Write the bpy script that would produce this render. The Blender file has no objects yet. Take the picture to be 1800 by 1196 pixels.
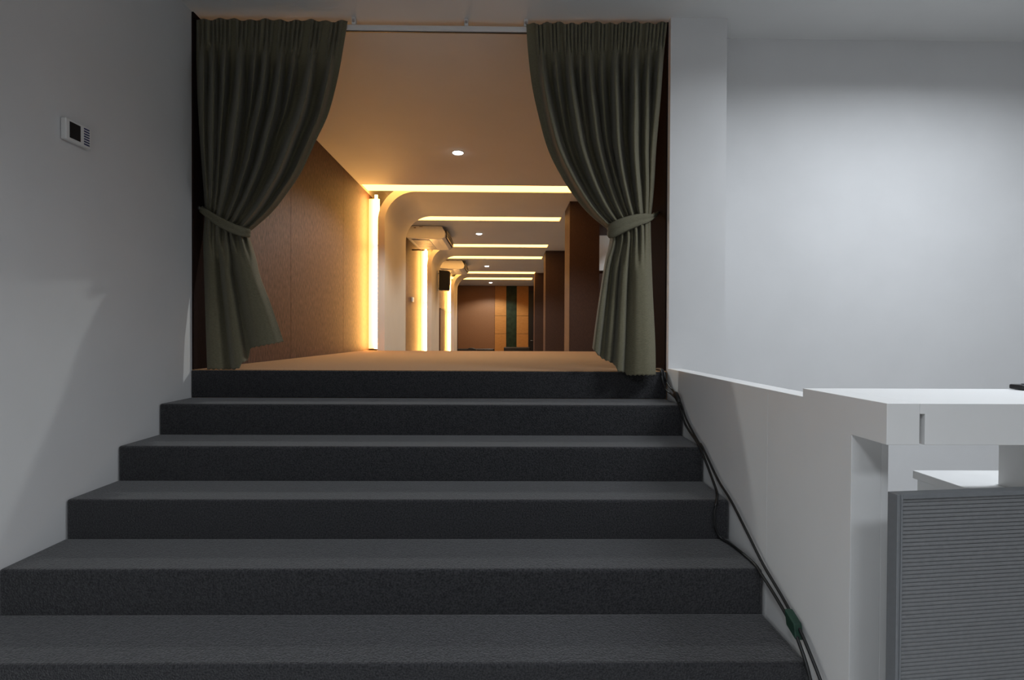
import bpy, bmesh, math, random
import numpy as np
from mathutils import Vector, Matrix
random.seed(7)
S = bpy.context.scene
COL = S.collection

# ------------------------------------------------------------------ camera
FOC, CX, CY, CZ = 915.0, .0075, -3.2246, .2226
YAW, PITCH, ROLL = .0121, .0099, .0046
cd = bpy.data.cameras.new('camera'); cam = bpy.data.objects.new('camera', cd); COL.objects.link(cam)
cd.sensor_width = 36.0; cd.lens = 36.0 * FOC / 1800.0; cd.clip_start = .02; cd.clip_end = 100
cam.matrix_world = (Matrix.Translation((CX, CY, CZ)) @ Matrix.Rotation(-YAW, 4, 'Z')
                    @ Matrix.Rotation(math.pi / 2 - PITCH, 4, 'X') @ Matrix.Rotation(ROLL, 4, 'Z'))
S.camera = cam

# ------------------------------------------------------------------ world, exposure
w = bpy.data.worlds.new('world'); S.world = w; w.use_nodes = True
w.node_tree.nodes['Background'].inputs[0].default_value = (.5, .52, .55, 1)
w.node_tree.nodes['Background'].inputs[1].default_value = .0
S.view_settings.view_transform = 'Standard'; S.view_settings.look = 'None'
S.view_settings.exposure = 0.0; S.view_settings.gamma = 1.0; S.view_settings.use_curve_mapping = False

# light levels of the lamps that are built further down
ROOM_LAMP = 1.5          # ceiling panels of the hall (cool white)
SLOT = 6.0               # warm ceiling slots
TUBE = 70.0              # warm wall tubes
DOWN = 130.0              # recessed downlights (W)
COOL = (.87, .93, 1.0)
WARM = (1.0, .48, .12)

# ------------------------------------------------------------------ pixel -> point on a plane
def ray(px, py):
    u, v = px - 900., py - 598.
    c, s = math.cos(-ROLL), math.sin(-ROLL); u, v = c*u - s*v, s*u + c*v
    X, Y2, Z2 = u/FOC, 1., -v/FOC
    c, s = math.cos(PITCH), math.sin(PITCH); Y = c*Y2 + s*Z2; Z = -s*Y2 + c*Z2
    c, s = math.cos(YAW), math.sin(YAW)
    return c*X + s*Y, -s*X + c*Y, Z
def at(px, py, y):
    r = ray(px, py); t = (y - CY)/r[1]
    return Vector((CX + t*r[0], y, CZ + t*r[2]))

# ------------------------------------------------------------------ materials
def mat(name, base, rough=.6, var=0., scale=40., stretch=(1, 1, 1), bump=0., bscale=None, metal=0., spec=.4, dark=None, detail=4., sheen=0.):
    m = bpy.data.materials.new(name); m.use_nodes = True
    nt = m.node_tree; b = nt.nodes['Principled BSDF']
    b.inputs['Base Color'].default_value = (*base, 1); b.inputs['Roughness'].default_value = rough
    b.inputs['Metallic'].default_value = metal; b.inputs['Specular IOR Level'].default_value = spec
    if sheen:
        b.inputs['Sheen Weight'].default_value = sheen; b.inputs['Sheen Roughness'].default_value = .5
    tc = nt.nodes.new('ShaderNodeTexCoord'); mp = nt.nodes.new('ShaderNodeMapping')
    mp.inputs['Scale'].default_value = stretch
    nt.links.new(tc.outputs['Object'], mp.inputs['Vector'])
    nz = nt.nodes.new('ShaderNodeTexNoise'); nz.inputs['Scale'].default_value = scale
    nz.inputs['Detail'].default_value = detail
    nt.links.new(mp.outputs[0], nz.inputs['Vector'])
    rp = nt.nodes.new('ShaderNodeValToRGB')
    d = dark if dark else tuple(c*(1-var) for c in base)
    hi = base if dark else tuple(min(1, c*(1+var)) for c in base)
    rp.color_ramp.elements[0].position = .32; rp.color_ramp.elements[1].position = .68
    rp.color_ramp.elements[0].color = (*d, 1); rp.color_ramp.elements[1].color = (*hi, 1)
    nt.links.new(nz.outputs['Fac'], rp.inputs[0]); nt.links.new(rp.outputs[0], b.inputs['Base Color'])
    if bump:
        bp = nt.nodes.new('ShaderNodeBump'); bp.inputs['Strength'].default_value = bump
        bp.inputs['Distance'].default_value = .004
        if bscale:
            n2 = nt.nodes.new('ShaderNodeTexNoise'); n2.inputs['Scale'].default_value = bscale
            nt.links.new(mp.outputs[0], n2.inputs['Vector']); nt.links.new(n2.outputs['Fac'], bp.inputs['Height'])
        else:
            nt.links.new(nz.outputs['Fac'], bp.inputs['Height'])
        nt.links.new(bp.outputs[0], b.inputs['Normal'])
    return m
def glow(name, color, strength):
    m = bpy.data.materials.new(name); m.use_nodes = True
    nt = m.node_tree; nt.nodes.clear()
    e = nt.nodes.new('ShaderNodeEmission'); o = nt.nodes.new('ShaderNodeOutputMaterial')
    e.inputs[0].default_value = (*color, 1); e.inputs[1].default_value = strength
    nt.links.new(e.outputs[0], o.inputs[0]); return m

M = dict(
    paint=mat('wall_paint', (.66, .66, .66), .75, .02, 3, bump=.05, bscale=260, spec=.2),
    ceil=mat('ceiling_paint', (.66, .66, .65), .8, .02, 2, bump=.03, bscale=200, spec=.2),
    cream=mat('cream_paint', (.72, .68, .60), .6, .02, 3, spec=.3),
    counter=mat('white_laminate', (.70, .70, .69), .45, .015, 5, spec=.4),
    carpet=mat('charcoal_carpet', (.045, .045, .048), .95, 0, 170, bump=1., dark=(.013, .013, .0145), spec=.1, detail=3, sheen=.25),
    tan=mat('tan_carpet', (.40, .22, .095), .95, 0, 140, bump=1., dark=(.23, .125, .055), spec=.1, detail=2, sheen=.15),
    hall=mat('pale_bounce_floor', (.42, .41, .40), .95, .2, 260, bump=.5, spec=.1),  # unseen floor, lightened so it bounces more light up to the ceiling
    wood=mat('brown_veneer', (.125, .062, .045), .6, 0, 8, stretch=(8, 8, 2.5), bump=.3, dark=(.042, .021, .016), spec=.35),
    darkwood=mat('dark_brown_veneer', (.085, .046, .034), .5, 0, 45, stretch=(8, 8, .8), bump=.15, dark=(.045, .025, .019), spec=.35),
    lightwood=mat('amber_wood', (.62, .28, .075), .5, 0, 12, stretch=(.7, .7, 9), bump=.1, dark=(.50, .21, .05), spec=.3),
    midwood=mat('reddish_veneer', (.34, .165, .075), .5, 0, 30, stretch=(8, 8, .8), bump=.1, dark=(.24, .11, .05), spec=.35),
    jamb=mat('near_black_jamb', (.024, .014, .012), .95, 0, 40, stretch=(8, 8, .8), bump=.1, dark=(.015, .009, .008), spec=.03),
    green=mat('dark_green_panel', (.025, .046, .022), .5, 0, 6, dark=(.012, .022, .010), spec=.3),
    curtain=mat('olive_fabric', (.185, .168, .108), .9, 0, 70, stretch=(1, 1, 9), bump=.35, dark=(.125, .114, .072), spec=.12, sheen=.15),
    lining=mat('olive_band_fabric', (.190, .175, .115), .9, 0, 70, stretch=(1, 1, 9), bump=.3, dark=(.125, .118, .085), spec=.12),
    white=mat('white_plastic', (.72, .72, .71), .4, .02, 10, spec=.5),
    black=mat('black_plastic', (.012, .012, .013), .4, .2, 60, spec=.5),
    rubber=mat('black_rubber', (.010, .010, .010), .5, .2, 80, spec=.4),
    greentape=mat('green_tape', (.012, .040, .026), .5, .2, 40, spec=.4),
    blue=mat('blue_vent', (.02, .025, .11), .5, .1, 30),
    steel=mat('brushed_steel', (.55, .55, .56), .3, .1, 80, metal=1.),
    alu=mat('painted_aluminium', (.20, .21, .22), .45, .03, 60, metal=.3),
    rib=mat('ribbed_grey', (.20, .205, .21), .5, .05, 70, metal=.2),
    leather=mat('black_leather', (.016, .015, .015), .4, .3, 40, bump=.3, spec=.5),
    brownpanel=mat('brown_board', (.16, .10, .065), .6, .1, 20),
    warm=glow('warm_diffuser', WARM, SLOT), tube=glow('warm_tube', WARM, TUBE),
    lamp=glow('cool_diffuser', COOL, ROOM_LAMP), spotglow=glow('downlight_glow', (.93, 1., 1.), 30.),
)

# ------------------------------------------------------------------ mesh helpers
class MB:
    def __init__(s): s.v = []; s.f = []
    def add(s, vs, fs):
        o = len(s.v); s.v += [tuple(p) for p in vs]; s.f += [tuple(o+i for i in f) for f in fs]; return s
    def box(s, x0, x1, y0, y1, z0, z1):
        vs = [(x, y, z) for z in (z0, z1) for y in (y0, y1) for x in (x0, x1)]
        return s.add(vs, [(0, 2, 3, 1), (4, 5, 7, 6), (0, 1, 5, 4), (2, 6, 7, 3), (0, 4, 6, 2), (1, 3, 7, 5)])
    def prism(s, poly, axis, a, b):
        # poly: 2-D points in the two remaining axes (in x,y,z order), extruded along axis a..b
        n = len(poly)
        def P(p, t):
            q = list(p); q.insert(axis, t); return tuple(q)
        vs = [P(p, a) for p in poly] + [P(p, b) for p in poly]
        fs = [(i, (i+1) % n, n+(i+1) % n, n+i) for i in range(n)] + [tuple(range(n)), tuple(range(2*n-1, n-1, -1))]
        return s.add(vs, fs)
    def tube(s, pts, r, seg=10, squash=None):
        pts = [Vector(p) for p in pts]; rings = []
        up = Vector((0, 0, 1))
        for i, p in enumerate(pts):
            t = (pts[min(i+1, len(pts)-1)] - pts[max(i-1, 0)]).normalized()
            a = up if abs(t.dot(up)) < .95 else Vector((1, 0, 0))
            n = t.cross(a).normalized(); b = n.cross(t)
            rr = r[i] if isinstance(r, (list, tuple)) else r
            rings.append([p + (n*math.cos(2*math.pi*k/seg) + b*math.sin(2*math.pi*k/seg))*rr for k in range(seg)])
        vs = [q for R in rings for q in R]
        fs = [(i*seg+k, i*seg+(k+1) % seg, (i+1)*seg+(k+1) % seg, (i+1)*seg+k) for i in range(len(pts)-1) for k in range(seg)]
        fs += [tuple(range(seg-1, -1, -1)), tuple((len(pts)-1)*seg+k for k in range(seg))]
        return s.add(vs, fs)
    def disc(s, c, r, h, axis=2, seg=24, r2=None):
        r2 = r if r2 is None else r2
        c = Vector(c); d = Vector((0, 0, 0)); d[axis] = h
        return s.tube([c, c+d], [r, r2], seg)
def obj(name, mb, m, parent=None, bevel=0., smooth=False, seg=2):
    me = bpy.data.meshes.new(name); me.from_pydata(mb.v, [], mb.f)
    bm = bmesh.new(); bm.from_mesh(me); bmesh.ops.recalc_face_normals(bm, faces=bm.faces)
    bm.to_mesh(me); bm.free()
    me.materials.append(M[m] if isinstance(m, str) else m)
    o = bpy.data.objects.new(name, me); COL.objects.link(o)
    if parent:
        o.parent = parent; o.matrix_parent_inverse = Matrix.Translation(parent.location).inverted() if parent.type == 'EMPTY' else Matrix()
    if smooth:
        for p in me.polygons: p.use_smooth = True
    if bevel:
        b = o.modifiers.new('bevel', 'BEVEL'); b.width = bevel; b.segments = seg; b.limit_method = 'ANGLE'
    return o
def tag(o, label, cat=None, group=None, kind=None):
    o['label'] = label
    if cat: o['category'] = cat
    if group: o['group'] = group
    if kind: o['kind'] = kind
    return o
def struct(name, mb, m, label, **k):
    return tag(obj(name, mb, m, **k), label, kind='structure')
def thing(name, label, cat, loc=(0, 0, 0), group=None):
    e = bpy.data.objects.new(name, None); COL.objects.link(e); e.location = loc; e.empty_display_size = .1
    return tag(e, label, cat, group)
def smooth_pts(pts, n=8):
    pts = [Vector(p) for p in pts]; out = []
    for i in range(len(pts)-1):
        p0 = pts[max(i-1, 0)]; p1 = pts[i]; p2 = pts[i+1]; p3 = pts[min(i+2, len(pts)-1)]
        for k in range(n):
            t = k/n
            out.append(.5*((2*p1) + (p2-p0)*t + (2*p0-5*p1+4*p2-p3)*t*t + (3*p1-p0-3*p2+p3)*t**3))
    out.append(pts[-1]); return out

# ------------------------------------------------------------------ the place: dimensions
ZC = 2.19                 # ceiling
XL, XR = -1.92, 1.007     # stair sides
T, RI = .308, .17         # tread, riser
ZF = -1.02                # hall floor
ZLOW = -1.12              # sunken floor at the far end
YE = 3.9                  # far edge of the landing
YEND = 17.7
B = .6                    # room shell overlap

# hall shell
struct('floor', MB().box(XL-.1, 4.7, -7.1, .3, ZF-.1, ZF), 'hall', 'light grey floor of the hall at the foot of the stairs, lightened for bounce')
struct('wall_left', MB().box(XL-.12, XL-.002, -7.1, 0, ZF, ZC+.05), 'paint', 'plain white painted wall left of the stairs, carrying the thermostat')
struct('wall_back', MB().box(1.37, 4.7, .22, .36, ZF, ZC+.05), 'paint', 'wide white painted wall behind the white counter')
struct('wall_pillar', MB().box(1.02, 1.37, 0, .36, ZF, ZC+.05), 'paint', 'white pillar standing right of the curtained opening')
struct('wall_right', MB().box(4.6, 4.72, -7.1, .3, ZF, ZC+.05), 'paint', 'white wall closing the hall on the right')
struct('wall_rear', MB().box(XL-.1, 4.7, -7.1, -7.0, ZF, ZC+.05), 'paint', 'white wall behind the viewer closing the hall')
struct('ceiling', MB().box(XL-.12, 4.72, -7.1, .05, ZC, ZC+.12).box(1.37, 4.72, .05, .36, ZC, ZC+.12), 'ceil', 'flat white ceiling over the stairs and counter')

# stairs
st = thing('staircase', 'wide flight of charcoal carpeted steps leading up to the curtained opening', 'stairs', (-.45, -1.0, ZF))
obj('riser', MB().box(XL, XR, -.010, 0, -RI, -.004), 'carpet', st, bevel=.004)
for k in range(1, 6):
    obj('step', MB().box(XL, XR, -T*k, -T*(k-1)-(.010 if k == 1 else 0), ZF, -RI*k), 'carpet', st, bevel=.012, seg=3)

# low side wall of the stairs
struct('wall_low', MB().box(1.015, 1.10, -1.2395, 0, ZF, .018), 'counter', 'low white wall bordering the right side of the stairs', bevel=.002)

# landing + sunken hall behind
struct('floor', MB().box(XL, 1.012, 0, .36, -RI-.05, 0).box(XL, 2.6, .36, YE, -RI-.05, 0), 'tan', 'tan carpeted landing at the top of the stairs')
struct('floor', MB().box(XL-.1, 2.6, YE, YEND+.1, ZLOW-.1, ZLOW), 'hall', 'sunken floor beyond the far edge of the landing, in the lightened hall grey')
struct('wall_landing_edge', MB().box(XL, 2.6, YE-.08, YE, ZLOW, -RI-.05), 'paint', 'low wall under the far edge of the landing')
# corridor ceiling: slabs between lit slots
SEC = [(.05, 3.66), (5.79, 8.13), (10.29, 13.03), (15.38, YEND)]
BANDS = [(3.985, 5.487), (8.5, 9.852), (13.56, 14.73)]
XS = .93
names = ['over the landing, nearest the curtains', 'over the first air conditioner', 'over the second air conditioner', 'in front of the far panelled wall']
for (a, b), n in zip(SEC, names):
    struct('ceiling', MB().box(XL, XS, a, b, ZC, ZC+.05), 'ceil', 'white ceiling field ' + n)
struct('ceiling', MB().box(XS, 1.02, .05, .36, ZC, ZC+.05).box(XS, 2.6, .36, YEND, ZC, ZC+.05), 'ceil', 'white ceiling strip running above the brown columns')
struct('ceiling', MB().box(XL-.15, 2.7, .36, YEND+.1, ZC+.30, ZC+.36), 'ceil', 'roof slab above the lit ceiling slots')
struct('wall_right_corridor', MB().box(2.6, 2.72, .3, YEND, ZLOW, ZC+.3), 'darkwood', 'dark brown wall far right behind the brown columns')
# left corridor wall: painted backing with veneer panels on it
wl = struct('wall_left_corridor', MB().box(XL-.15, XL-.012, 0, YEND, ZLOW, ZC+.3), 'cream', 'left wall of the passage clad in brown veneer panels')
def panels(cuts):
    for a, b in zip(cuts[:-1], cuts[1:]):
        obj('panel', MB().box(XL-.012, XL, a+.0015, b-.0015, ZLOW if a > YE else .0, ZC), 'wood', wl, bevel=.002)
panels([.0, 1.47, 2.98, 4.7]); panels([5.49, 7.0, 9.2]); panels([9.9, 11.7, 14.3]); panels([14.75, 16.2, YEND])

# arched bands (wall and ceiling in one curve) + their lights
def arch_profile(x0, zt, R, th, xr):
    inner = [(x0, ZLOW)] + [(x0+R-R*math.cos(a), zt-R+R*math.sin(a)) for a in np.linspace(0, math.pi/2, 25)] + [(xr, zt)]
    Ro = R+th
    outer = [(x0-th, ZLOW)] + [(x0-th+Ro-Ro*math.cos(a), zt-R+Ro*math.sin(a)) for a in np.linspace(0, math.pi/2, 25)] + [(xr, zt+th)]
    return inner, outer
bn = ['nearest to the curtains', 'second from the curtains, holding the loudspeaker', 'farthest from the curtains']
for (a, b), n in zip(BANDS, bn):
    inn, out = arch_profile(-1.665, ZC, .42, .10, XS)
    m = MB(); k = len(inn)
    vs = [(x, y, z) for y in (a, b) for (x, z) in inn] + [(x, y, z) for y in (a, b) for (x, z) in out]
    fs = []
    for i in range(k-1):
        fs += [(i, i+1, k+i+1, k+i), (2*k+i, 3*k+i, 3*k+i+1, 2*k+i+1), (i, 2*k+i, 2*k+i+1, i+1), (k+i, k+i+1, 3*k+i+1, 3*k+i)]
    fs += [(0, k, 3*k, 2*k), (k-1, 3*k-1, 4*k-1, 2*k-1)]
    m.add(vs, fs)
    struct('trim_arch', m, 'cream', 'cream arched band curving from left wall into ceiling, ' + n)
slots = [(3.66, 3.985), (5.487, 5.79), (8.13, 8.5), (9.852, 10.29), (13.03, 13.56), (14.73, 15.38)]
sn = ['nearest the curtains', 'second from the curtains', 'third from the curtains', 'fourth from the curtains', 'fifth from the curtains', 'farthest, before the panelled wall']
for (a, b), n in zip(slots, sn):
    t = thing('slot_light', 'glowing warm light slot across the ceiling, ' + n, 'light', (-.35, (a+b)/2, ZC+.05), 'warm ceiling slots')
    obj('diffuser', MB().box(XL+.02, XS-.01, a, b, ZC+.010, ZC+.020), 'warm', t)
    obj('housing', MB().box(-1.47, XS-.005, a-.02, b+.02, ZC+.10, ZC+.14), 'white', t)
# vertical tubes behind the front and back edges of each band
for i, (a, b) in enumerate(BANDS):
    t = thing('wall_light', 'vertical warm glowing tube light on the left wall, ' + ['nearest the curtains', 'second from the curtains', 'farthest, beyond the loudspeaker'][i], 'light', (-1.86, a+.06, 0), 'warm wall tubes')
    z0 = .02 if i == 0 else ZLOW+.1
    zg = 1.45 if i == 0 else .94
    for za, zb in ((z0, zg-.025), (zg+.025, 2.16)):
        obj('tube', MB().tube([(-1.805, a+.08, za), (-1.805, a+.08, zb)], .020, 12), 'tube', t, smooth=True)
    obj('baffle', MB().box(XL+.001, -1.768, a+.13, a+.145, z0, 2.12), 'cream', t)
    obj('batten', MB().box(-1.784, -1.767, a+.10, a+.13, z0, 1.75), 'white', t)

# right jamb and columns
struct('trim_jamb', MB().box(1.024, 1.10, .36, .75, -.05, ZC).box(1.012, 1.02, .05, .75, 0, ZC), 'jamb', 'near-black jamb panel right of the right-hand curtain')
struct('trim_jamb', MB().box(XL, XL+.010, .0, .42, .0, ZC), 'jamb', 'near-black edge strip left of the left-hand curtain')  # near-black strip laid over the edge of the brown veneer
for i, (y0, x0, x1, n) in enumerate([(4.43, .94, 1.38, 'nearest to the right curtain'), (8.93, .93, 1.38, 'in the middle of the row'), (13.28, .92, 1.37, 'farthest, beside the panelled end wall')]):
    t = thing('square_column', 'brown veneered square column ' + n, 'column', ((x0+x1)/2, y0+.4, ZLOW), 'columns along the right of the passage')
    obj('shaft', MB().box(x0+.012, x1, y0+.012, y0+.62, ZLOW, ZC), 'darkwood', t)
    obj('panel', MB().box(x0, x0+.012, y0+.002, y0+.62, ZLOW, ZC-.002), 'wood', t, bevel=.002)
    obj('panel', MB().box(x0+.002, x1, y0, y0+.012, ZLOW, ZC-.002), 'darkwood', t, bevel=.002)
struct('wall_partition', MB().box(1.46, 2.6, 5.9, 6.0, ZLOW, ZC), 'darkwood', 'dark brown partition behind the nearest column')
t = thing('white_screen', 'pale grey rectangular screen on the dark wall between column and right curtain', 'screen', (1.95, 5.88, 1.34))
obj('surface', MB().box(1.56, 2.34, 5.875, 5.885, 1.355, 1.965), 'white', t)
obj('frame', MB().box(1.55, 2.35, 5.885, 5.9, 1.345, 1.975), 'alu', t)

# far end wall with panels
we = struct('wall_end', MB().box(XL-.15, 2.6, YEND+.03, YEND+.15, ZLOW, ZC), 'darkwood', 'far end wall of the passage with brown, amber and dark green panels')
def epanel(n, m, x0, x1, cuts):
    for a, b in zip(cuts[:-1], cuts[1:]):
        obj(n, MB().box(x0+.004, x1-.004, YEND, YEND+.03, a+.006, b-.006), m, we, bevel=.003)
epanel('panel', 'midwood', XL, -.434, [ZLOW, ZC])
epanel('plank', 'lightwood', -.434, .028, [ZLOW, .264, .99, ZC])
epanel('panel', 'green', .028, .44, [ZLOW, ZC])
epanel('plank', 'lightwood', .44, .92, [ZLOW, .264, .99, ZC])
t = struct('door_1', MB().box(.93, 1.75, YEND-.01, YEND+.03, ZLOW, 2.0), 'black', 'flat black slab standing for the dark doorway in the far right corner of the end wall')  # flat black stands in for the dark depth of the door recess
obj('door_handle', MB().tube([(1.0, YEND-.05, 0), (1.12, YEND-.05, 0)], .012), 'steel', t, smooth=True)

# downlights
dn = ['nearest the curtains, over the landing', 'second from the curtains', 'third from the curtains', 'farthest from the curtains']
for (x, y), n in zip([(-.517, 2.419), (-.521, 6.935), (-.545, 11.715), (-.57, 16.42)], dn):
    t = thing('downlight', 'bright white round recessed ceiling downlight, ' + n, 'light', (x, y, ZC), 'ceiling downlights')
    obj('bezel', MB().tube([(x, y, ZC-.006), (x, y, ZC+.002)], [.062, .066], 28), 'white', t, smooth=False)
    obj('lens', MB().tube([(x, y, ZC-.010), (x, y, ZC-.005)], [.052, .056], 24), 'spotglow', t)
    l = bpy.data.lights.new('downlight_beam', 'SPOT'); l.energy = DOWN*(1.35 if y < 4 else 1.); l.color = (.95, 1., .98); l.spot_size = 2.5; l.spot_blend = .35; l.shadow_soft_size = .04
    lo = bpy.data.objects.new('beam', l); COL.objects.link(lo); lo.location = (0, 0, -.03); lo.parent = t

t = thing('downlight', 'round ceiling downlight, out of view, added to brighten the pale grey screen beside the nearest column', 'light', (1.95, 5.45, ZC), 'ceiling downlights')  # added lamp, hidden from view, brightens the screen
obj('bezel', MB().tube([(1.95, 5.45, ZC-.006), (1.95, 5.45, ZC+.002)], [.062, .066], 28), 'white', t)
obj('lens', MB().tube([(1.95, 5.45, ZC-.010), (1.95, 5.45, ZC-.005)], [.052, .056], 24), 'spotglow', t)
l = bpy.data.lights.new('downlight_beam', 'SPOT'); l.energy = 40; l.color = (.85, .95, 1.); l.spot_size = 1.5; l.spot_blend = .8; l.shadow_soft_size = .04
lo = bpy.data.objects.new('beam', l); COL.objects.link(lo); lo.location = (0, 0, -.03); lo.parent = t

# hall ceiling lamps (out of the frame); the last one is an added fill lamp
LAMPS = [(2.5, -1.2, 1.2, .3, 52., 160., 'over the counter'), (-.65, -3.8, .6, .6, 38., 138., 'close behind the viewer'), (.7, -4.6, 1.2, .6, 38., 140., 'added farther behind the viewer to light counter front and curtains')]
for (x, y, lx, ly, watt, spread, n) in LAMPS:
    t = thing('ceiling_lamp', 'white rectangular fluorescent ceiling lamp ' + n, 'light', (x, y, ZC), 'fluorescent ceiling lamps')
    obj('diffuser', MB().box(x-lx/2, x+lx/2, y-ly/2, y+ly/2, ZC-.02, ZC-.012), 'lamp', t)
    m = MB()
    m.box(x-lx/2-.02, x-lx/2, y-ly/2-.02, y+ly/2+.02, ZC-.03, ZC).box(x+lx/2, x+lx/2+.02, y-ly/2-.02, y+ly/2+.02, ZC-.03, ZC)
    m.box(x-lx/2, x+lx/2, y-ly/2-.02, y-ly/2, ZC-.03, ZC).box(x-lx/2, x+lx/2, y+ly/2, y+ly/2+.02, ZC-.03, ZC)
    obj('frame', m, 'white', t)
    l = bpy.data.lights.new('lamp_light', 'AREA'); l.shape = 'RECTANGLE'; l.size = lx; l.size_y = ly; l.energy = watt; l.color = COOL; l.spread = math.radians(spread)
    lo = bpy.data.objects.new('lamp_light', l); COL.objects.link(lo); lo.location = (0, 0, -.032); lo.parent = t

# ------------------------------------------------------------------ counter
ct = thing('reception_counter', 'white laminate counter with thick top beside the stairs', 'counter', (2.0, -1.67, ZF))
obj('end_panel', MB().prism([(-1.24, ZF), (-1.24, .018), (-1.474, .018), (-1.474, .046), (-1.864, .046), (-1.864, -.064), (-1.725, -.064), (-1.725, ZF)], 0, 1.015, 1.103), 'counter', ct, bevel=.0012)
obj('countertop', MB().prism([(1.1034, .046), (3.2, .046), (3.2, -.064), (1.117, -.064), (1.117, .018), (1.1034, .018)], 1, -1.8645, -1.474), 'counter', ct, bevel=.0015)
obj('inner_panel', MB().box(1.1032, 1.124, -1.725, -1.476, ZF, -.0642), 'counter', ct, bevel=.001)
obj('support_panel', MB().box(1.685, 1.80, -1.72, -1.478, ZF, -.0642), 'counter', ct, bevel=.002)
obj('support_panel', MB().box(3.08, 3.2, -1.72, -1.50, ZF, -.0642), 'counter', ct, bevel=.002)
dk = thing('low_desk', 'low white desk behind the counter, seen under its top', 'desk', (2.2, -1.38, ZF))
obj('desktop', MB().prism([(1.54, -1.29), (3.0, -1.29), (3.0, -1.47), (1.683, -1.47), (1.683, -1.66), (1.54, -1.66)], 2, -.31, -.28), 'counter', dk, bevel=.002)
obj('side_panel', MB().box(1.55, 1.58, -1.64, -1.30, ZF, -.31), 'counter', dk, bevel=.002)
obj('side_panel', MB().box(2.95, 2.98, -1.47, -1.30, ZF, -.31), 'counter', dk, bevel=.002)
t = thing('remote_control', 'small black remote control lying on the white counter top', 'remote control', (1.80, -1.50, .046))
obj('case', MB().box(1.715, 1.90, -1.53, -1.48, .048, .064), 'black', t, bevel=.004)
for k in range(4):
    obj('button', MB().box(1.74+.035*k, 1.755+.035*k, -1.513, -1.498, .064, .067), 'alu', t)

# ribbed partition screen leaning near the counter
pa = thing('ribbed_partition', 'grey ribbed partition screen in front of the white counter', 'partition', (1.0, -1.92, ZF))
pa.rotation_euler = (0, 0, math.atan2(.044, .395))
Lp, zt = 1.1, -.178-ZF
m = MB(); pitch = .0103; n = int((zt-.09)/pitch)
prof = []
for i in range(n):
    z = zt-.013-i*pitch
    prof += [(.0, z), (-.002, z-.0012), (-.0026, z-.005), (-.002, z-.0085), (.0, z-.0094), (.0025, z-.0098)]
vs = []; fs = []
for (yy, zz) in prof: vs += [(.016, yy+.004, zz), (Lp-.016, yy+.004, zz)]
for i in range(len(prof)-1): fs.append((2*i, 2*i+1, 2*i+3, 2*i+2))
o0 = len(vs)
vs += [(.016, .02, zt-.013), (Lp-.016, .02, zt-.013), (.016, .02, prof[-1][1]), (Lp-.016, .02, prof[-1][1])]
e = 2*len(prof)
fs += [(0, o0, o0+1, 1), (o0, o0+2, o0+3, o0+1), (e-2, e-1, o0+3, o0+2)]
m.add(vs, fs)
def part(name, mb, mt, par, **k):
    o = obj(name, mb, mt, None, **k); o.parent = par; return o
part('ribbed_panel', m, 'rib', pa)
part('stile', MB().box(0, .006, -.004, .026, .02, zt).box(.006, .011, -.002, .026, .02, zt).box(.011, .016, -.004, .026, .02, zt), 'alu', pa, bevel=.001)
part('stile', MB().box(Lp-.016, Lp, -.004, .026, .02, zt), 'alu', pa, bevel=.001)
part('top_rail', MB().box(.016, Lp-.016, -.004, .026, zt-.012, zt), 'alu', pa, bevel=.001)
part('bottom_rail', MB().box(.016, Lp-.016, -.004, .026, .03, prof[-1][1]+.002), 'alu', pa, bevel=.001)
for x in (.1, Lp-.1): part('foot', MB().box(x-.02, x+.02, -.06, .09, 0, .02), 'alu', pa, bevel=.003)

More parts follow.
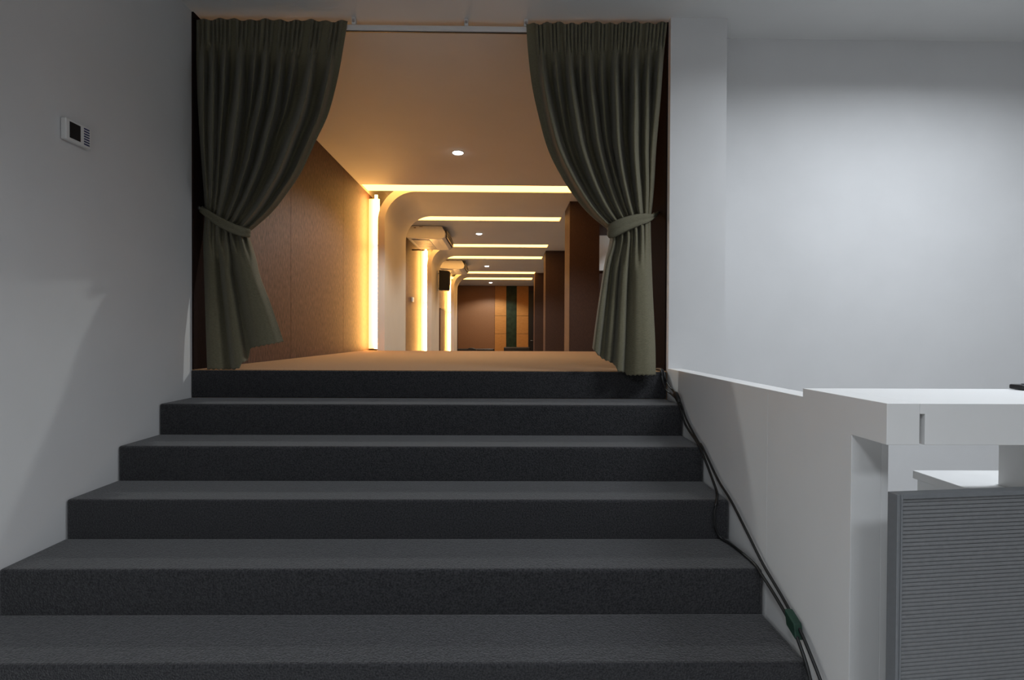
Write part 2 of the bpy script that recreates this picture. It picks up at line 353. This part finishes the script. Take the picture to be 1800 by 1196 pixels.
# ------------------------------------------------------------------ curtains
def interp_path(pts, n):
    """points at n even arc steps along a smoothed pixel polyline"""
    p = np.array([(v.x, v.y) for v in smooth_pts([(a, b, 0) for a, b in pts], 10)])
    d = np.r_[0, np.cumsum(np.hypot(*np.diff(p, axis=0).T))]; s = np.linspace(0, d[-1], n)
    return np.c_[np.interp(s, d, p[:, 0]), np.interp(s, d, p[:, 1])]
def sst(a, b, x):
    t = np.clip((x-a)/(b-a), 0, 1); return t*t*(3-2*t)
def drape(name, parent, upL, upR, loL, loR, hem, ridges, lowridges, ytop, ytie, ybot, seed, xlim, lead):
    rng = np.random.default_rng(seed)
    NU, NA, NB = 360, 120, 90
    u = np.linspace(0, 1, NU)
    A, Bp = interp_path(upL, NA), interp_path(upR, NA)
    Cc, D = interp_path(loL, NB), interp_path(loR, NB)
    verts = []
    n = len(ridges); c = np.array([r[0] for r in ridges]); keep = np.array([r[1] for r in ridges])
    sp = 1.0/n
    def head(v):
        h = np.zeros(NU)
        for ci in c:
            q = (u-ci)/(sp*.42); h += np.where(abs(q) < 1, .5+.5*np.cos(q*math.pi*3), 0)*.6
        return h
    hd = head(0)
    tieh = None
    for i in range(NA):
        v = i/(NA-1.)
        px = A[i, 0]+(Bp[i, 0]-A[i, 0])*u; py = A[i, 1]+(Bp[i, 1]-A[i, 1])*u
        vh = .125
        k = np.zeros(NU)
        for ci, ke in zip(c, keep):
            wdt = sp*(.22+.11*sst(vh, .6, v)*(.4+ke)+.10*sst(.6, 1., v)*ke)
            amp = (.7+.3*math.sin(ci*57.)**2)*sst(vh*.6, vh*2.2, v)*(1-(1-ke)*sst(.12, .6, v))*(.75+.25*ke)
            wob = ci+.012*math.sin(ci*40+v*5)*v
            k = np.maximum(k, amp*np.exp(-((u-wob)/wdt)**2*1.1))
        hh = hd*(1-sst(vh*.7, vh*1.5, v))
        y0 = ytop+(ytie-ytop)*sst(.2, 1, v)
        bundle = .075*np.sqrt(np.clip(1-(2*u-1)**2, 0, 1))*sst(.45, 1, v)
        am = .20-.135*sst(.65, 1, v)
        yy = y0-.045*hh-am*k-bundle-.018*lead(u)*sst(.1, .6, v)
        if i == 0: py = py+1.6*np.sin(u*n*6.283+1)+1.2*np.sin(u*23)
        verts.append((px, py, yy))
    upl = verts[-1]
    for i in range(1, NB):
        v = i/(NB-1.)
        px = Cc[i, 0]+(D[i, 0]-Cc[i, 0])*u
        pyt = upl[1]
        hm = np.interp(u, [h[0] for h in hem], [h[1] for h in hem])
        py = pyt+(hm-pyt)*v
        if v > .995: py = py+.8*np.sin(u*95)
        k = np.zeros(NU); kb = np.zeros(NU)
        for ci, ke in zip(c, keep): kb = np.maximum(kb, ke*np.exp(-((u-ci)/(sp*.56))**2*1.1))
        for ci, wd, am_ in lowridges:
            k = np.maximum(k, am_*np.exp(-(abs(u-ci)/wd)**3.2))
        t = sst(0, .35, v)
        y0 = ytie+(ybot-ytie)*sst(0, .8, v)
        bundle = .075*np.sqrt(np.clip(1-(2*u-1)**2, 0, 1))*(1-sst(0, .7, v))
        yy = y0-(.065*kb*(1-t)+.095*k*t)-bundle-.018*lead(u)*(1-t)
        verts.append((px, py, yy))
    m = MB(); vs = []
    for (px, py, yy) in verts:
        for a, b, y in zip(px, py, yy):
            P = at(a, b, y); P.x = min(max(P.x, xlim[0]), xlim[1]); vs.append(P)
    R = len(verts)
    fs = [(r*NU+q, r*NU+q+1, (r+1)*NU+q+1, (r+1)*NU+q) for r in range(R-1) for q in range(NU-1)]
    m.add(vs, fs)
    o = obj(name, m, 'curtain', parent, smooth=True)
    sm = o.modifiers.new('thickness', 'SOLIDIFY'); sm.thickness = .003; sm.offset = 1
    return verts
def ribbon(name, parent, ctr, hts, thick, m='lining'):
    """flat folded band: centre line, height per point"""
    pts = smooth_pts(ctr, 8); n = len(pts); hs = np.interp(np.linspace(0, 1, n), np.linspace(0, 1, len(hts)), hts)
    cross = [(-.5, 0), (-.40, .8), (-.16, 1.), (-.06, .55), (.02, .9), (.3, 1.), (.45, .7), (.5, 0), (.3, -.5), (-.3, -.5)]
    vs = []; K = len(cross)
    for i, p in enumerate(pts):
        t = (pts[min(i+1, n-1)]-pts[max(i-1, 0)]).normalized()
        up = Vector((0, 0, 1)); up = (up-t*up.dot(t)).normalized(); nr = t.cross(up)
        for a, b in cross: vs.append(p+up*a*hs[i]+nr*b*thick)
    fs = [(i*K+k, i*K+(k+1) % K, (i+1)*K+(k+1) % K, (i+1)*K+k) for i in range(n-1) for k in range(K)]
    fs += [tuple(range(K)), tuple((n-1)*K+k for k in range(K-1, -1, -1))]
    return obj(name, MB().add(vs, fs), m, parent, smooth=True)

cl = thing('curtain', 'olive green curtain tied back on the left side of the opening', 'curtain', (-1.6, .03, 0), 'tied-back curtains')
drape('drape', cl,
      [(343, 33), (345, 100), (348, 200), (352, 270), (357, 330), (360, 376)],
      [(611, 37), (604, 80), (593, 140), (577, 200), (556, 246), (530, 302), (505, 340), (480, 372), (455, 395), (436, 410)],
      [(360, 376), (357, 420), (358, 470), (361, 560), (364, 650)],
      [(436, 410), (449, 450), (458, 488), (474, 530), (488, 570), (499, 602)],
      [(0, 649.5), (.36, 649.5), (.42, 647), (.46, 638), (.53, 634), (.56, 614), (.60, 611), (1, 601)],
      [(.05, .5), (.12, .8), (.20, .5), (.31, 1.), (.41, .15), (.48, .8), (.59, .95), (.68, .15), (.80, 1.), (.93, .5)],
      [(.13, .14, .65), (.42, .10, .85), (.77, .20, 1.)],
      .03, .12, .065, 3, (XL+.008, 1), lambda u: sst(.8, 1, u))
ribbon('tieback', cl, [(-1.895, .10, 1.0), at(352, 368, .07), at(362, 374, .015), at(385, 390, -.025), at(410, 402, -.035), at(428, 408, -.02), at(438, 410, .02), at(437, 408, .07)],
       [.02, .035, .05, .058, .062, .060, .052, .04], .008)
cr = thing('curtain', 'olive green curtain tied back on the right side of the opening', 'curtain', (.85, -.03, 0), 'tied-back curtains')
drape('drape', cr,
      [(925, 41), (928, 90), (935, 150), (948, 210), (963, 262), (986, 308), (1012, 348), (1038, 378), (1070, 404)],
      [(1172, 40), (1166, 100), (1160, 180), (1153, 260), (1149, 330), (1143, 388)],
      [(1070, 404), (1072, 425), (1064, 460), (1056, 510), (1048, 565), (1042, 612)],
      [(1143, 388), (1144, 440), (1147, 520), (1151, 600), (1152, 660)],
      [(0, 612), (.06, 622), (.14, 630), (.30, 638), (.36, 642), (.40, 653), (.52, 655), (.56, 660), (1, 660)],
      [(.10, 1.), (.20, .2), (.30, .85), (.38, .15), (.45, .9), (.545, .6), (.64, .95), (.71, .15), (.79, 1.), (.89, .6), (.97, .3)],
      [(.05, .05, .8), (.25, .055, .55), (.42, .08, .9), (.77, .23, 1.)],
      .03, .10, -.012, 5, (-1, 1.008), lambda u: sst(.2, 0, u))
ribbon('tieback', cr, [at(1072, 404, .07), at(1070, 405, .01), at(1076, 405, -.028), at(1095, 396, -.048), at(1118, 388, -.038), at(1136, 384, -.005), at(1145, 382, .06), (1.003, .19, 1.03)],
       [.06, .085, .095, .090, .078, .062, .04, .015], .010)
for nm, x, y, z, s in (('left', XL+.012, .05, 1.005, 1), ('right', 1.012, .235, 1.03, -1)):
    t = thing('tieback_hook', 'small metal knob holding the tieback of the %s curtain' % nm, 'hook', (x, y, z), 'tieback hooks')
    obj('base', MB().disc((x, y, z), .012, .006*s, 0, 16), 'steel', t, smooth=False)
    obj('stem', MB().disc((x+.006*s, y, z), .005, .012*s, 0, 12), 'steel', t)
    obj('knob', MB().tube([(x+.016*s, y, z), (x+.020*s, y, z), (x+.026*s, y, z), (x+.030*s, y, z)], [.006, .011, .011, .005], 14), 'steel', t, smooth=True)

# curtain track
tr = thing('curtain_track', 'thin white curtain track across the top of the opening', 'curtain rail', (-.45, .05, 2.12))
obj('rail', MB().box(XL+.02, 1.0, .040, .070, 2.115, 2.147), 'white', tr, bevel=.003)
obj('groove', MB().box(XL+.02, 1.0, .050, .060, 2.110, 2.1148), 'black', tr)
for x in (-.945, -.247, .125):
    b = obj('bracket', MB().box(x-.012, x+.012, .035, .075, 2.148, ZC), 'white', tr, bevel=.002)
    obj('screw', MB().disc((x, .027, 2.165), .008, .008, 1, 12), 'steel', b)

# ------------------------------------------------------------------ thermostat
t = thing('thermostat', 'white wall thermostat with black screen and blue vent slits', 'thermostat', (XL, -.875, 1.06))
obj('case', MB().box(XL, XL+.024, -.944, -.806, 1.062, 1.156), 'white', t, bevel=.004)
obj('screen', MB().box(XL+.0235, XL+.0255, -.925, -.868, 1.075, 1.145), 'black', t)
for k in range(7): obj('vent_slit', MB().box(XL+.0235, XL+.0255, -.848, -.818, 1.072+.0115*k, 1.0775+.0115*k), 'blue', t)
t = thing('wall_controller', 'tiny white wall switch box under the first air conditioner', 'switch', (XL, 7.5, .88))
obj('case', MB().box(XL, XL+.03, 7.44, 7.56, .89, .985), 'white', t, bevel=.004)
obj('rocker', MB().box(XL+.03, XL+.036, 7.48, 7.52, .91, .965), 'white', t, bevel=.002)
t = thing('brown_board', 'tall brown board standing against the wall beyond the loudspeaker', 'board', (XL, 12.3, ZLOW))
obj('board', MB().box(XL+.002, XL+.05, 11.75, 12.9, ZLOW, .98), 'brownpanel', t, bevel=.004)
obj('edge', MB().box(XL+.05, XL+.06, 11.75, 12.9, .95, .98), 'darkwood', t)

# ------------------------------------------------------------------ air conditioners
def aircon(y0, y1, label):
    t = thing('air_conditioner', label, 'air conditioner', (-1.45, y0, ZC), 'ceiling air conditioners')
    x0, x1 = -1.80, -1.09
    pr = [(x0, ZC-.004), (x0-.005, ZC-.205), (x0+.04, ZC-.225), (x1-.14, ZC-.245), (x1-.06, ZC-.238), (x1-.01, ZC-.205), (x1, ZC-.13), (x1-.07, ZC-.004)]
    obj('body', MB().prism(pr, 1, y0+.05, y1-.05), 'white', t, bevel=.004)
    for a, b in ((y0, y0+.048), (y1-.048, y1)):
        c = obj('side_cover', MB().prism([(p[0]+(.003 if p[0] > -1.4 else -.003), p[1]-.002) for p in pr], 1, a, b), 'white', t, bevel=.012, seg=3)
        ya_, yb_ = (a-.002, a) if a == y0 else (b, b+.002)
        obj('vent_mark', MB().box(-1.66, -1.62, ya_, yb_, ZC-.05, ZC-.035), 'brownpanel', c)
        obj('vent_mark', MB().box(-1.56, -1.50, ya_, yb_, ZC-.03, ZC-.02), 'brownpanel', c)
    # front outlet with louvres along the lower right edge
    ya, yb = y0+.10, y1-.10
    obj('outlet', MB().prism([(x1-.005, ZC-.215), (x1+.012, ZC-.20), (x1+.016, ZC-.075), (x1-.02, ZC-.07)], 1, ya, yb), 'black', t)
    for k in range(5):
        z = ZC-.195+.026*k
        obj('louvre', MB().prism([(x1+.008, z), (x1+.034, z-.008), (x1+.036, z-.004), (x1+.010, z+.005)], 1, ya, yb), 'steel', t)
    for k in range(4):
        y = ya+(yb-ya)*(k+.5)/4; obj('fin', MB().box(x1+.010, x1+.030, y-.004, y+.004, ZC-.20, ZC-.08), 'steel', t)
    gr = obj('intake_grille', MB().box(x0+.08, x1-.30, ya, yb, ZC-.248, ZC-.232), 'white', t, bevel=.003)
    for k in range(12):
        y = ya+.03+(yb-ya-.06)*k/11; obj('slat', MB().box(x0+.10, x1-.32, y-.008, y+.008, ZC-.252, ZC-.248), 'alu', gr)
    obj('drain_pipe', MB().tube([(XL, y1+.03, 1.955), (-1.74, y1+.03, 1.955), (-1.72, y1+.01, 1.96), (-1.72, y1-.04, 1.965)], .014, 10), 'brownpanel', t, smooth=True)
aircon(6.2, 7.45, 'white ceiling-hung air conditioner nearest the curtains')
aircon(10.5, 11.75, 'white ceiling-hung air conditioner farther back, above the loudspeaker')

# loudspeaker on the second band
t = thing('loudspeaker', 'black loudspeaker on a white bracket on the left wall', 'loudspeaker', (-1.66, 9.4, 1.28))
pr = [(-1.60, 1.30), (-1.375, 1.285), (-1.345, 1.32), (-1.345, 1.745), (-1.375, 1.785), (-1.60, 1.775)]
pr = [(-1.615, 1.295), (-1.395, 1.29), (-1.37, 1.32), (-1.35, 1.735), (-1.38, 1.765), (-1.615, 1.785)]
cab = obj('cabinet', MB().prism(pr, 1, 9.40, 9.64), 'black', t, bevel=.015, seg=3)
obj('grille', MB().box(-1.595, -1.395, 9.388, 9.40, 1.32, 1.74), 'rubber', cab, bevel=.004)
obj('bracket', MB().box(-1.665, -1.650, 9.44, 9.60, 1.29, 1.78).box(-1.65, -1.615, 9.50, 9.54, 1.33, 1.36).box(-1.65, -1.615, 9.50, 9.54, 1.70, 1.73), 'white', t, bevel=.003)

# ------------------------------------------------------------------ seats in the sunken hall (only their tops show)
def sofa(x0, x1, y, top, label, bump=None):
    t = thing('sofa', label, 'sofa', ((x0+x1)/2, y, ZLOW), 'seats in the sunken hall')
    obj('base', MB().box(x0+.05, x1-.05, y-.35, y+.35, ZLOW+.10, ZLOW+.30), 'leather', t, bevel=.02)
    obj('backrest', MB().box(x0, x1, y-.42, y-.22, ZLOW+.12, top), 'leather', t, bevel=.04, seg=4)
    n = 2 if x1-x0 > 1.2 else 1
    for k in range(n):
        a = x0+.14+(x1-x0-.28)*k/n; b = x0+.14+(x1-x0-.28)*(k+1)/n
        obj('cushion', MB().box(a+.005, b-.005, y-.22, y+.38, ZLOW+.30, ZLOW+.44), 'leather', t, bevel=.03, seg=3)
    for a in (x0, x1-.14): obj('armrest', MB().box(a, a+.14, y-.24, y+.38, ZLOW+.12, ZLOW+.60), 'leather', t, bevel=.03, seg=3)
    for a in (x0+.06, x1-.10):
        for b in (y-.36, y+.32): obj('leg', MB().box(a, a+.04, b, b+.04, ZLOW, ZLOW+.12), 'steel', t)
    return t
sofa(-1.88, -.42, 16.6, -.30, 'long low black leather sofa before the brown end panel')
sofa(-.06, .93, 16.6, -.235, 'short black leather sofa below the dark green end panel')
ch = thing('armchair', 'rounded black leather chair back rising over the long sofa', 'chair', (-1.22, 15.6, ZLOW), 'seats in the sunken hall')
ya = 15.5
arc = [(-1.22+.19*math.cos(a), -.36+.115*math.sin(a)) for a in np.linspace(0, math.pi, 14)]
obj('backrest', MB().prism([(-1.03, -.62)]+arc+[(-1.41, -.62)], 1, ya-.04, ya+.04), 'leather', ch, bevel=.02, seg=3)
obj('seat', MB().box(-1.45, -.99, ya, ya+.46, -.70, -.62), 'leather', ch, bevel=.03, seg=3)
obj('post', MB().tube([(-1.22, ya+.22, -1.06), (-1.22, ya+.22, -.70)], .03, 12), 'steel', ch, smooth=True)
for k in range(5):
    a = k*2*math.pi/5
    obj('base_arm', MB().tube([(-1.22, ya+.22, -1.06), (-1.22+.28*math.cos(a), ya+.22+.28*math.sin(a), -1.10)], .02, 8), 'steel', ch, smooth=True)

# ------------------------------------------------------------------ cables down the stairs
def wire(name, pts, r, label, group='cables on the stairs'):
    t = thing(name, label, 'cable', pts[0], group)
    obj('cord', MB().tube(smooth_pts(pts, 6), r, 8), 'rubber', t, smooth=True); return t
A = [(.985, .13, .006), (.985, .0, .008), (.992, -.06, -.06), (.994, -.256, -.128), (.996, -.316, -.165), (.996, -.40, -.235), (.996, -.575, -.320), (.996, -.63, -.334), (.996, -.824, -.445), (.996, -.969, -.50),
     (.996, -1.142, -.592), (.996, -1.255, -.652), (.996, -1.388, -.705), (.996, -1.474, -.745), (.996, -1.522, -.772), (.996, -1.60, -.835), (1.0, -1.68, -.92)]
wire('power_cable', A, .0055, 'taut black cable running straight down beside the low white wall')
Bp = [(.975, .12, .006), (.975, .0, .010), (.972, -.03, -.04), (.974, -.10, -.10), (.982, -.256, -.135), (.985, -.33, -.185), (.985, -.42, -.262), (.985, -.60, -.325), (.985, -.65, -.352), (.984, -.80, -.460), (.975, -.87, -.500), (.945, -.935, -.515),
      (.932, -.945, -.56), (.935, -.947, -.62), (.955, -.955, -.664), (.975, -1.0, -.672), (.985, -1.10, -.672), (.985, -1.215, -.671), (.985, -1.262, -.685), (.985, -1.36, -.715), (.985, -1.474, -.762), (.985, -1.55, -.825), (.985, -1.60, -.90)]
slack = wire('power_cable', Bp, .006, 'slack black cable looping over a lower step before the taut one')
obj('connector', MB().tube([(.988, -.225, -.105), (.988, -.240, -.112), (.988, -.285, -.142), (.988, -.30, -.155)], [.007, .014, .014, .008], 12), 'rubber', slack, smooth=True)
m = MB(); m.prism([(-1.44, -.722), (-1.50, -.742), (-1.512, -.792), (-1.452, -.772)], 0, .977, 1.006)
tag(obj('green_tape', m, 'greentape', bevel=.004), 'dark green tape fixing the cables to the white wall', 'tape')
